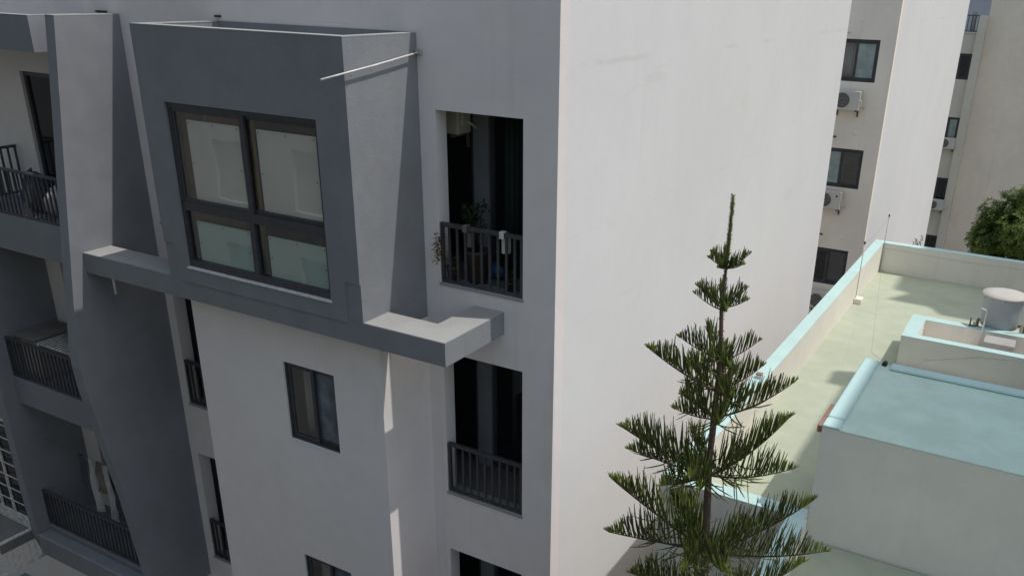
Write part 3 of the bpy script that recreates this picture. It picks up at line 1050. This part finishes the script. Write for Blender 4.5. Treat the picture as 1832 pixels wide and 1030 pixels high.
# small weed by the far wall
wd_ = thing('weed', 'small dark sprig rising behind the far parapet', 'plant', (2.4, 12.2, BASE))
m = MB()
rw = random.Random(4)
for i in range(6):
    x = 2.35+rw.uniform(-.06, .2)
    top = Vector((x+rw.uniform(-.1, .1), 12.2+rw.uniform(-.05, .05), ZT+rw.uniform(.0, .22)))
    m.tube([(x, 12.2, BASE), (x, 12.2, ZT-0.2), top], 0.006, 4)
    for j in range(5):
        leaf(m, top-Vector((0, 0, j*0.03)), Vector((rw.uniform(-1, 1), rw.uniform(-1, 1), .5)), 0.06, 0.018, Vector((0, 0, 1)))
m.build('stems', LEAF2, wd_)

# ------------------------------------------------------------------ air conditioners


def make_ac(label):
    root = thing('air_conditioner', label, 'air conditioner', (0, 0, 0), 'outdoor air conditioning units on walls')
    b = MB().box(-0.36, 0.36, -0.15, 0.13, 0.0, 0.52, 0, 0.012)
    b.build('casing', ACBODY, root)
    fan = MB()
    for r1, r2 in ((0.205, 0.195), (0.14, 0.132), (0.075, 0.067)):
        n = 28
        v = []
        for (rr_, yy) in ((r1, -0.158), (r2, -0.158), (r2, -0.151), (r1, -0.151)):
            for i in range(n):
                a = 6.2832*i/n
                v.append((-0.12+rr_*math.cos(a), yy, 0.26+rr_*math.sin(a)))
        F = [[q*n+i, q*n+(i+1) % n, ((q+1) % 4)*n+(i+1) % n, ((q+1) % 4)*n+i] for q in range(4) for i in range(n)]
        fan.add(v, F)
    for i in range(16):
        a = 6.2832*i/16
        c, s_ = math.cos(a), math.sin(a)
        fan.tube([(-0.12+0.04*c, -0.155, 0.26+0.04*s_), (-0.12+0.2*c, -0.155, 0.26+0.2*s_)], 0.0045, 4)
    fan.build('fan_grille', ACGRILL, root)
    disc = MB()
    n = 32
    disc.add([(-0.12+0.2*math.cos(6.2832*i/n), -0.1515, 0.26+0.2*math.sin(6.2832*i/n)) for i in range(n)], [list(range(n))[::-1]])
    disc.build('fan_opening', ACFAN, root)
    v = MB().box(0.362, 0.40, -0.1, 0.05, 0.1, 0.28, 0, 0.01)
    v.build('valve_cover', ACBODY, root)
    for x in (-0.28, 0.28):
        MB().prism([(-0.17, -0.035), (0.16, -0.035), (0.16, -0.2), (0.2, -0.2), (0.2, -0.002), (-0.17, -0.002)], x-0.02, x+0.02).build('bracket', RUST, root)
    pp = MB().tube([(0.39, 0.0, 0.16), (0.45, 0.05, 0.1), (0.44, 0.2, 0.02)], 0.014, 6)
    pp.build('pipe', PVC, root)
    return root


ac = make_ac('weathered air conditioner hanging below the topmost courtyard window')
ac.location = (-0.78, 17.8, 0.34)
for loc, lab in (((-0.9, 17.8, -2.48), 'air conditioner with red logo mark below the middle courtyard window'),
                 ((-0.73, 17.8, -5.56), 'air conditioner half hidden by the parapet below the lowest courtyard window')):
    a2 = dup(ac, loc, lab)
    if 'logo' in lab:
        lg = MB().box(loc[0]+0.16, loc[0]+0.3, loc[1]-0.153, loc[1]-0.1505, loc[2]+0.33, loc[2]+0.45)
        WORLD[a2.name] = Vector(loc)
        lo = lg.build('logo_plate', WHITEMARK, a2)
        n = 14
        mk = MB()
        cx, cz = loc[0]+0.23, loc[2]+0.39
        mk.add([(cx+0.04*math.cos(6.2832*i/n)*(1 if i % 2 else .75), loc[1]-0.1535, cz+0.04*math.sin(6.2832*i/n)) for i in range(n)], [list(range(n))[::-1]])
        mk.build('logo', REDMARK, lo)
for loc, lab in (((-0.28, 39.95, -3.75), 'grey air conditioner in the far shaded strip, below the second window'),
                 ((-0.28, 39.95, -6.85), 'air conditioner in the far shaded strip, below the third window')):
    dup(ac, loc, lab)
dup(ac, (-2.1, 0.74, 1.7), 'air conditioner hung high inside the upper right loggia')

# ------------------------------------------------------------------ boards, curtain and pole on the bay
bd_y = -1.085


def board(x0, x1, z0, z1, y, label):
    o = thing('board', label, 'board', ((x0+x1)/2, y, z0))
    MB().box(x0, x1, y, y+0.008, z0, z1).build('sheet', BOARD, o)
    s = MB()
    for x in (x0+0.035, (x0+x1)/2, x1-0.035):
        for z in ((z0+0.035, z1-0.035) if x == (x0+x1)/2 else (z0+0.035, (z0+z1)/2, z1-0.035)):
            p = [(0.012*math.cos(6.2832*i/8), 0.012*math.sin(6.2832*i/8)) for i in range(8)]
            s.add([(x+a, y-0.004, z+b) for a, b in p], [list(range(8))[::-1]])
    s.build('studs', STUD, o)


board(-4.51, -3.62, 0.80, 1.83, -1.105, 'white board with studs behind the upper left bay window pane')
board(-3.37, -2.45, 0.80, 1.82, -1.078, 'white board with studs behind the upper right bay window pane')
board(-4.58, -3.64, 0.03, 0.585, -1.105, 'white board with studs behind the lower left bay window pane')
board(-3.34, -2.4, 0.03, 0.58, -1.105, 'white board with studs behind the lower right bay window pane')


def curtain(name, label, x0, x1, y, z0, z1, mat, folds=9, amp=0.03):
    n = folds*8
    v = []
    for k_, yy in ((0, 0), (1, 0.006)):
        for z in (z0, (z0+z1)/2, z1):
            for i in range(n+1):
                a = i/n*folds*6.2832
                v.append((x0+(x1-x0)*i/n, y+yy+amp*math.sin(a)*(1.0+0.25*math.sin(a*0.37+z)), z))
    F = []
    w_ = n+1
    for k_ in (0, 1):
        for j in range(2):
            for i in range(n):
                a = k_*3*w_+j*w_+i
                q = [a, a+1, a+1+w_, a+w_]
                F.append(q if k_ == 0 else q[::-1])
    for i in range(n):
        F.append([i, 3*w_+i, 3*w_+i+1, i+1])
        F.append([2*w_+i, 2*w_+i+1, 5*w_+i+1, 5*w_+i])
    m_ = MB().add(v, F, 0, True)
    return tag(m_.build(name, mat), label, 'curtain')


curtain('curtain', 'brown curtain behind the left half of bay window', -4.9, -3.55, -0.95, -0.15, 2.3, CURTAIN_BROWN)
curtain('curtain', 'dark green curtain at the right of upper right loggia', -1.08, -0.72, 0.6, 0.05, 2.5, CURTAIN_GREEN, 5)
curtain('curtain', 'pale curtain inside the upper small window below the bay', -3.42, -3.05, -0.7, -2.3, -1.1, CURTAIN_PALE, 5, 0.02)
curtain('curtain', 'pale curtain inside the lower small window below the bay', -3.45, -3.0, -0.7, -5.3, -4.1, CURTAIN_PALE, 5, 0.02)
curtain('curtain', 'pale curtain in the topmost courtyard window', -1.36, -0.82, 18.3, 1.05, 2.25, CURTAIN_PALE, 6)
curtain('curtain', 'pale curtain in the middle courtyard window', -1.2, -0.75, 18.3, -1.92, -0.72, CURTAIN_PALE, 5)

pole = thing('laundry_pole', 'thin white pole sticking out past the sunlit side of the grey bay', 'pole', (-1.8, 0, 2.68))
MB().tube([(-1.8, -0.001, 2.69), (-1.8, -0.8, 2.59), (-1.8, -1.6, 2.505)], 0.0105, 10).build('rod', PVC, pole)
MB().box(-1.853, -1.77, -0.05, -0.003, 2.655, 2.725, 0, 0.008).build('bracket', CONC, pole)
for y in (-0.5, -0.85, -1.15):
    z = 2.69-0.117*abs(y)
    MB().tube([(-1.8, y, z-0.014), (-1.8, y, z-0.05)], 0.005, 5).build('hook', STEEL, pole)

# ------------------------------------------------------------------ loggia contents


def potted(name, label, loc, pot_r, pot_h, spread, hgt, nleaf, potm, leafm, seed, ll=0.09):
    o = thing(name, label, 'plant', loc)
    x, y, z = loc
    MB().lathe([(pot_r*0.75, 0.0), (pot_r, pot_h), (pot_r*1.08, pot_h), (pot_r*1.08, pot_h*0.9), (pot_r*0.9, pot_h*0.9)], loc, 16).build('pot', potm, o)
    rr_ = random.Random(seed)
    m_ = MB()
    for i in range(nleaf):
        a = rr_.uniform(0, 6.283)
        top = Vector((x+math.cos(a)*spread*rr_.random(), y+math.sin(a)*spread*rr_.random(), z+pot_h+hgt*rr_.uniform(0.35, 1)))
        if i % 3 == 0:
            m_.tube([(x, y, z+pot_h*0.8), top], 0.004, 4)
        for j in range(3):
            leaf(m_, top, Vector((rr_.uniform(-1, 1), rr_.uniform(-1, 1), rr_.uniform(-.3, 1))), ll*rr_.uniform(.7, 1.2), ll*0.2, Vector((0, 0, 1)))
    m_.build('leaves', leafm, o)
    return o


potted('potted_plant', 'dark bushy plant in upper right loggia behind the left planter', (-1.25, 0.25, 0.0), 0.14, 0.42, 0.2, 0.55, 70, TERR, LEAF2, 3)
potted('potted_plant', 'small pot on the floor of upper right loggia, right corner', (-0.72, 0.18, 0.0), 0.07, 0.12, 0.05, 0.12, 14, TERR, LEAF2, 5, 0.05)
potted('potted_plant', 'brownish plant growing out past left end of the loggia railing', (-1.52, 0.12, 0.0), 0.08, 0.2, 0.05, 0.1, 10, TERR, LEAFBROWN, 6)
spill = MB()
rp = random.Random(9)
for i in range(60):
    p = Vector((-1.6+rp.uniform(-0.03, 0.05), -0.05+rp.uniform(-0.05, 0.04), 0.28+rp.uniform(0, 0.36)))
    leaf(spill, p, Vector((rp.uniform(-1, .3), rp.uniform(-1, .2), rp.uniform(-.2, 1))), 0.07, 0.015, Vector((0, 0, 1)))
spill.tube([(-1.52, 0.1, 0.2), (-1.57, 0.0, 0.35), (-1.6, -0.05, 0.6)], 0.006, 5)
pl = [o for o in bpy.data.objects if o.get('label', '').startswith('brownish plant')][0]
spill.build('spilling_leaves', LEAFBROWN, pl)


def hanger(x, label, tone):
    o = thing('hanging_planter', label, 'planter', (x, 0.05, 0.48))
    m_ = MB()
    m_.box(x-0.045, x+0.045, 0.056, 0.14, 0.49, 0.68, 0, 0.01)
    m_.build('pot', tone, o)
    h = MB()
    h.box(x-0.03, x+0.03, -0.008, 0.062, 0.7605, 0.772)
    h.box(x-0.03, x+0.03, -0.012, -0.002, 0.69, 0.7602)
    h.build('hook', tone, o)
    lv = MB()
    rr_ = random.Random(int(-x*100))
    for i in range(18):
        leaf(lv, Vector((x+rr_.uniform(-.03, .03), 0.1, 0.68)), Vector((rr_.uniform(-1, 1), rr_.uniform(-.3, 1), rr_.uniform(.4, 1.2))), 0.09, 0.014, Vector((0, 0, 1)))
    lv.build('leaves', LEAF2, o)


hanger(-1.25, 'pale planter hooked on loggia railing, left of the two', CARDB)
hanger(-0.73, 'white planter hooked on loggia railing, right of the two', POT)


def lump(name, label, cat, loc, size, mat, seed, group=None):
    rr_ = random.Random(seed)
    n, mrows = 14, 9
    v = []
    ph = [rr_.uniform(0, 6.28) for _ in range(6)]
    for j in range(mrows+1):
        t_ = j/mrows
        el = -math.pi/2+math.pi*t_
        for i in range(n):
            a = 6.2832*i/n
            k_ = 1+0.16*math.sin(2*a+ph[0]+3*t_)+0.1*math.sin(5*a+ph[1])*math.cos(el)+0.1*math.sin(7*t_+ph[2]+a)
            v.append((loc[0]+size[0]*math.cos(el)*math.cos(a)*k_, loc[1]+size[1]*math.cos(el)*math.sin(a)*k_, loc[2]+size[2]*(1+math.sin(el)*k_)))
    F = [[j*n+i, j*n+(i+1) % n, (j+1)*n+(i+1) % n, (j+1)*n+i] for j in range(mrows) for i in range(n)]
    m_ = MB().add(v, F, 0, True)
    m_.build(name, mat)
    o = bpy.data.objects[COL.objects[-1].name]
    return tag(o, label, cat, group)


lump('bag', 'blue crumpled bag on the loggia floor behind the railing', 'bag', (-1.15, 0.5, 0.0), (0.13, 0.1, 0.1), BLUEPL, 1)
# top balcony clutter
lump('bag', 'pale bag behind the top balcony railing', 'bag', (-8.4, -0.55, -0.02), (0.2, 0.16, 0.22), CLOTHW, 2)
lump('bag', 'dark bundle behind the top balcony railing at the left edge', 'bag', (-9.0, -0.5, -0.02), (0.3, 0.2, 0.3), CLOTHD, 3)
lump('bag', 'small pale bundle beside the door of the top balcony', 'bag', (-8.05, -0.35, -0.02), (0.13, 0.12, 0.3), CARDB, 5)
# middle balcony: cabinet and drying rack
cab = thing('cabinet', 'low cabinet with a flat board top on the middle balcony', 'cabinet', (-9.75, -0.5, -2.95))
MB().box(-9.98, -9.5, -0.75, -0.1, -2.95, -2.24).build('body', CONC, cab)
MB().box(-10.03, -9.45, -0.82, -0.05, -2.2395, -2.2, 0, 0.006).build('top', CARDB, cab)
rack = thing('drying_rack', 'slatted metal drying rack on the middle balcony', 'rack', (-9.0, -0.5, -2.95))
rf = MB()
for (x, y) in ((-9.35, -0.82), (-9.35, -0.15), (-8.5, -0.82), (-8.5, -0.15)):
    rf.tube([(x, y, -2.95), (x, y, -2.23)], 0.012, 6)
rf.tube([(-9.35, -0.82, -2.23), (-8.5, -0.82, -2.23)], 0.012, 6)
rf.tube([(-9.35, -0.15, -2.23), (-8.5, -0.15, -2.23)], 0.012, 6)
rf.build('frame', BARWHITE, rack)
for i in range(11):
    x = -9.33+i*0.082
    MB().tube([(x, -0.82, -2.218), (x, -0.15, -2.218)], 0.009, 5).build('slat', BARWHITE, rack)
# lowest balcony: washing hung on a line
line = thing('washing_line', 'wire stretched along the lowest balcony, holding the washing', 'line', (-9, -0.7, -5.9))
MB().tube([(-10.06, -0.7, -4.25), (-8.6, -0.7, -4.32), (-7.2, -0.7, -4.25)], 0.005, 5).build('wire', WIRE, line)
rc = random.Random(12)
for i, (x, wdt, ln, mt, lab) in enumerate(((-9.05, 0.2, 0.75, CLOTHD, 'dark garment, leftmost on the lowest balcony washing line'), (-8.8, 0.16, 1.05, CLOTHW, 'long pale garment second from left on the washing line'),
                                           (-8.58, 0.2, 0.6, CARDB, 'short brown garment in the middle of the washing line'), (-8.36, 0.16, 1.15, CLOTHW, 'longest pale garment on the washing line'),
                                           (-8.12, 0.2, 0.85, CLOTHD, 'dark garment, rightmost on the lowest balcony washing line'))):
    n = 16
    v = []
    rows = 7
    for k_ in (0, 1):
        for j in range(rows):
            for q in range(n+1):
                a = q/n*3*6.2832
                sp = (0.6+0.5*j/(rows-1))
                v.append((x+wdt*(q/n-0.5)*sp+0.03*math.sin(j*1.3+i), -0.7+k_*0.008+0.03*math.sin(a+i)*sp, -4.29-ln*j/(rows-1)+0.03*math.sin(q*0.9+i*2)*(j/rows)))
    w_ = n+1
    F = []
    for k_ in (0, 1):
        for j in range(rows-1):
            for q in range(n):
                b0 = k_*rows*w_+j*w_+q
                F.append([b0, b0+1, b0+1+w_, b0+w_])
    MB().add(v, F, 0, True).build('garment', mt)
    tag(bpy.data.objects[COL.objects[-1].name], lab, 'garment')

# ------------------------------------------------------------------ terrace things
TX, TYY, TZ = 4.405, 7.911, -1.9
tank = thing('water_tank', 'round grey water tank with flat lid standing on a metal frame', 'tank', (TX, TYY, TZ))
MB().lathe([(0.255, 0.0), (0.29, 0.017), (0.303, 0.085), (0.316, 0.295), (0.324, 0.52), (0.337, 0.54), (0.337, 0.564)], (TX, TYY, TZ), 48).build('body', TANKM, tank)
MB().lathe([(0.358, 0.565), (0.362, 0.58), (0.358, 0.594), (0.17, 0.61), (0.04, 0.62)], (TX, TYY, TZ), 48).build('lid', LID, tank)
for i in range(12):
    a = 6.2832*i/12
    cx, cy = TX+0.346*math.cos(a), TYY+0.346*math.sin(a)
    MB().box(cx-0.01, cx+0.01, cy-0.01, cy+0.01, TZ+0.525, TZ+0.5645).build('lid_clip', LID, tank)
st = thing('tank_stand', 'rusty angle-iron stand carrying the grey water tank', 'stand', (TX, TYY, ZF))
sf = MB()
for (x0, x1, y0, y1) in ((4.043, 4.784, 7.667, 7.71), (4.043, 4.784, 8.163, 8.206), (4.043, 4.085, 7.71, 8.163), (4.742, 4.784, 7.71, 8.163)):
    sf.box(x0, x1, y0, y1, TZ-0.042, TZ-0.001)
sf.build('frame', RUST, st)
for x in (4.043, 4.742):
    for y in (7.667, 8.163):
        MB().box(x, x+0.042, y, y+0.042, ZF, TZ-0.0425).build('leg', RUST, st)
MB().tube([(4.79, 7.655, -2.3), (4.82, 7.64, -1.3)], 0.017, 6).build('brace', RUST, st)
plinth = thing('plinth', 'white rendered block in front of the tank stand, inside the low box', 'block', (4.49, 7.17, -2.237))
MB().box(4.253, 4.733, 6.985, 7.364, -2.2365, -1.9, 0, 0.01).build('block', CONC, plinth)
pp = thing('tank_pipe', 'thin white pipe with an elbow beside the water tank', 'pipe', (4.18, 7.37, -2.237))
MB().tube([(4.093, 7.549, -1.512), (4.17, 7.535, -1.53), (4.194, 7.532, -1.563), (4.186, 7.414, -1.9), (4.177, 7.364, -2.237)], 0.012, 8).build('tube', PVC, pp)
vl = thing('valve', 'small brass valve and pipe stub at left of the tank', 'valve', (3.975, 7.549, -1.866))
MB().tube([(3.975, 7.549, -1.866), (3.975, 7.549, -1.715)], 0.013, 8).tube([(3.958, 7.549, -1.849), (4.16, 7.616, -1.866)], 0.012, 8).build('pipe', RUST, vl)
MB().lathe([(0.025, -0.017), (0.03, 0.0), (0.025, 0.025), (0.008, 0.034)], (4.043, 7.566, -1.816), 12).build('handle', STEEL, vl)

for (x, y, zb, zt, lab) in ((1.723, 11.79, ZF, -1.1, 'thin metal rod standing in the far corner of the parapet'), (1.727, 9.267, -2.287, -1.125, 'thin metal rod on a small block along the left parapet')):
    o = thing('metal_rod', lab, 'rod', (x, y, zb), 'thin rods on the terrace')
    MB().tube([(x, y, zb), (x+0.008, y, zt)], 0.008, 7).build('rod', STEEL, o)
    MB().lathe([(0.016, -0.04), (0.018, 0.0), (0.01, 0.016)], (x+0.008, y, zt), 8).build('cap', BLACK, o)
for pts, lab in (([(1.736, 11.79, -1.142), (1.736, 10.48, -1.226), (1.736, 9.267, -1.159)], 'thin cable strung between the two metal rods'),
                 ([(1.736, 11.74, -1.647), (2.342, 7.953, -1.774), (2.931, 4.164, -1.395), (3.352, 2.143, -0.687)], 'thin cable sagging across the green roof to the cyan roof'),
                 ([(3.436, 6.43, -2.237), (4.278, 6.425, -1.984), (5.289, 6.42, -1.875)], 'thin cable running up the front of the low cream box'),
                 ([(1.752, 11.825, -1.858), (3.436, 11.825, -1.9), (5.289, 11.825, -1.858)], 'thin cable along the inner face of the far parapet')):
    q = MB()
    P_ = [Vector(p) for p in pts]
    dn_ = []
    for i in range(len(P_)-1):
        for t_ in (0, .25, .5, .75):
            dn_.append(P_[i].lerp(P_[i+1], t_))
    dn_.append(P_[-1])
    q.tube(dn_, 0.0016, 5)
    tag(q.build('cable', WIRE), lab, 'cable', 'thin cables on the terrace')
pk = MB()
pk.box(3.095, 3.145, 0.139, 0.729, -0.822, -0.742, 0, 0.005)
tag(pk.build('plank', WOOD), 'short weathered brown plank on the left edge of the cyan roof', 'plank')
cup = thing('small_box', 'small white and brown box lying on the left parapet', 'box', (1.6, 3.18, ZT))
MB().box(1.559, 1.643, 3.137, 3.221, ZT, ZT+0.06, 0, 0.005).build('carton', POT, cup)
MB().box(1.557, 1.645, 3.135, 3.223, ZT+0.0605, ZT+0.073).build('lid', WOOD, cup)
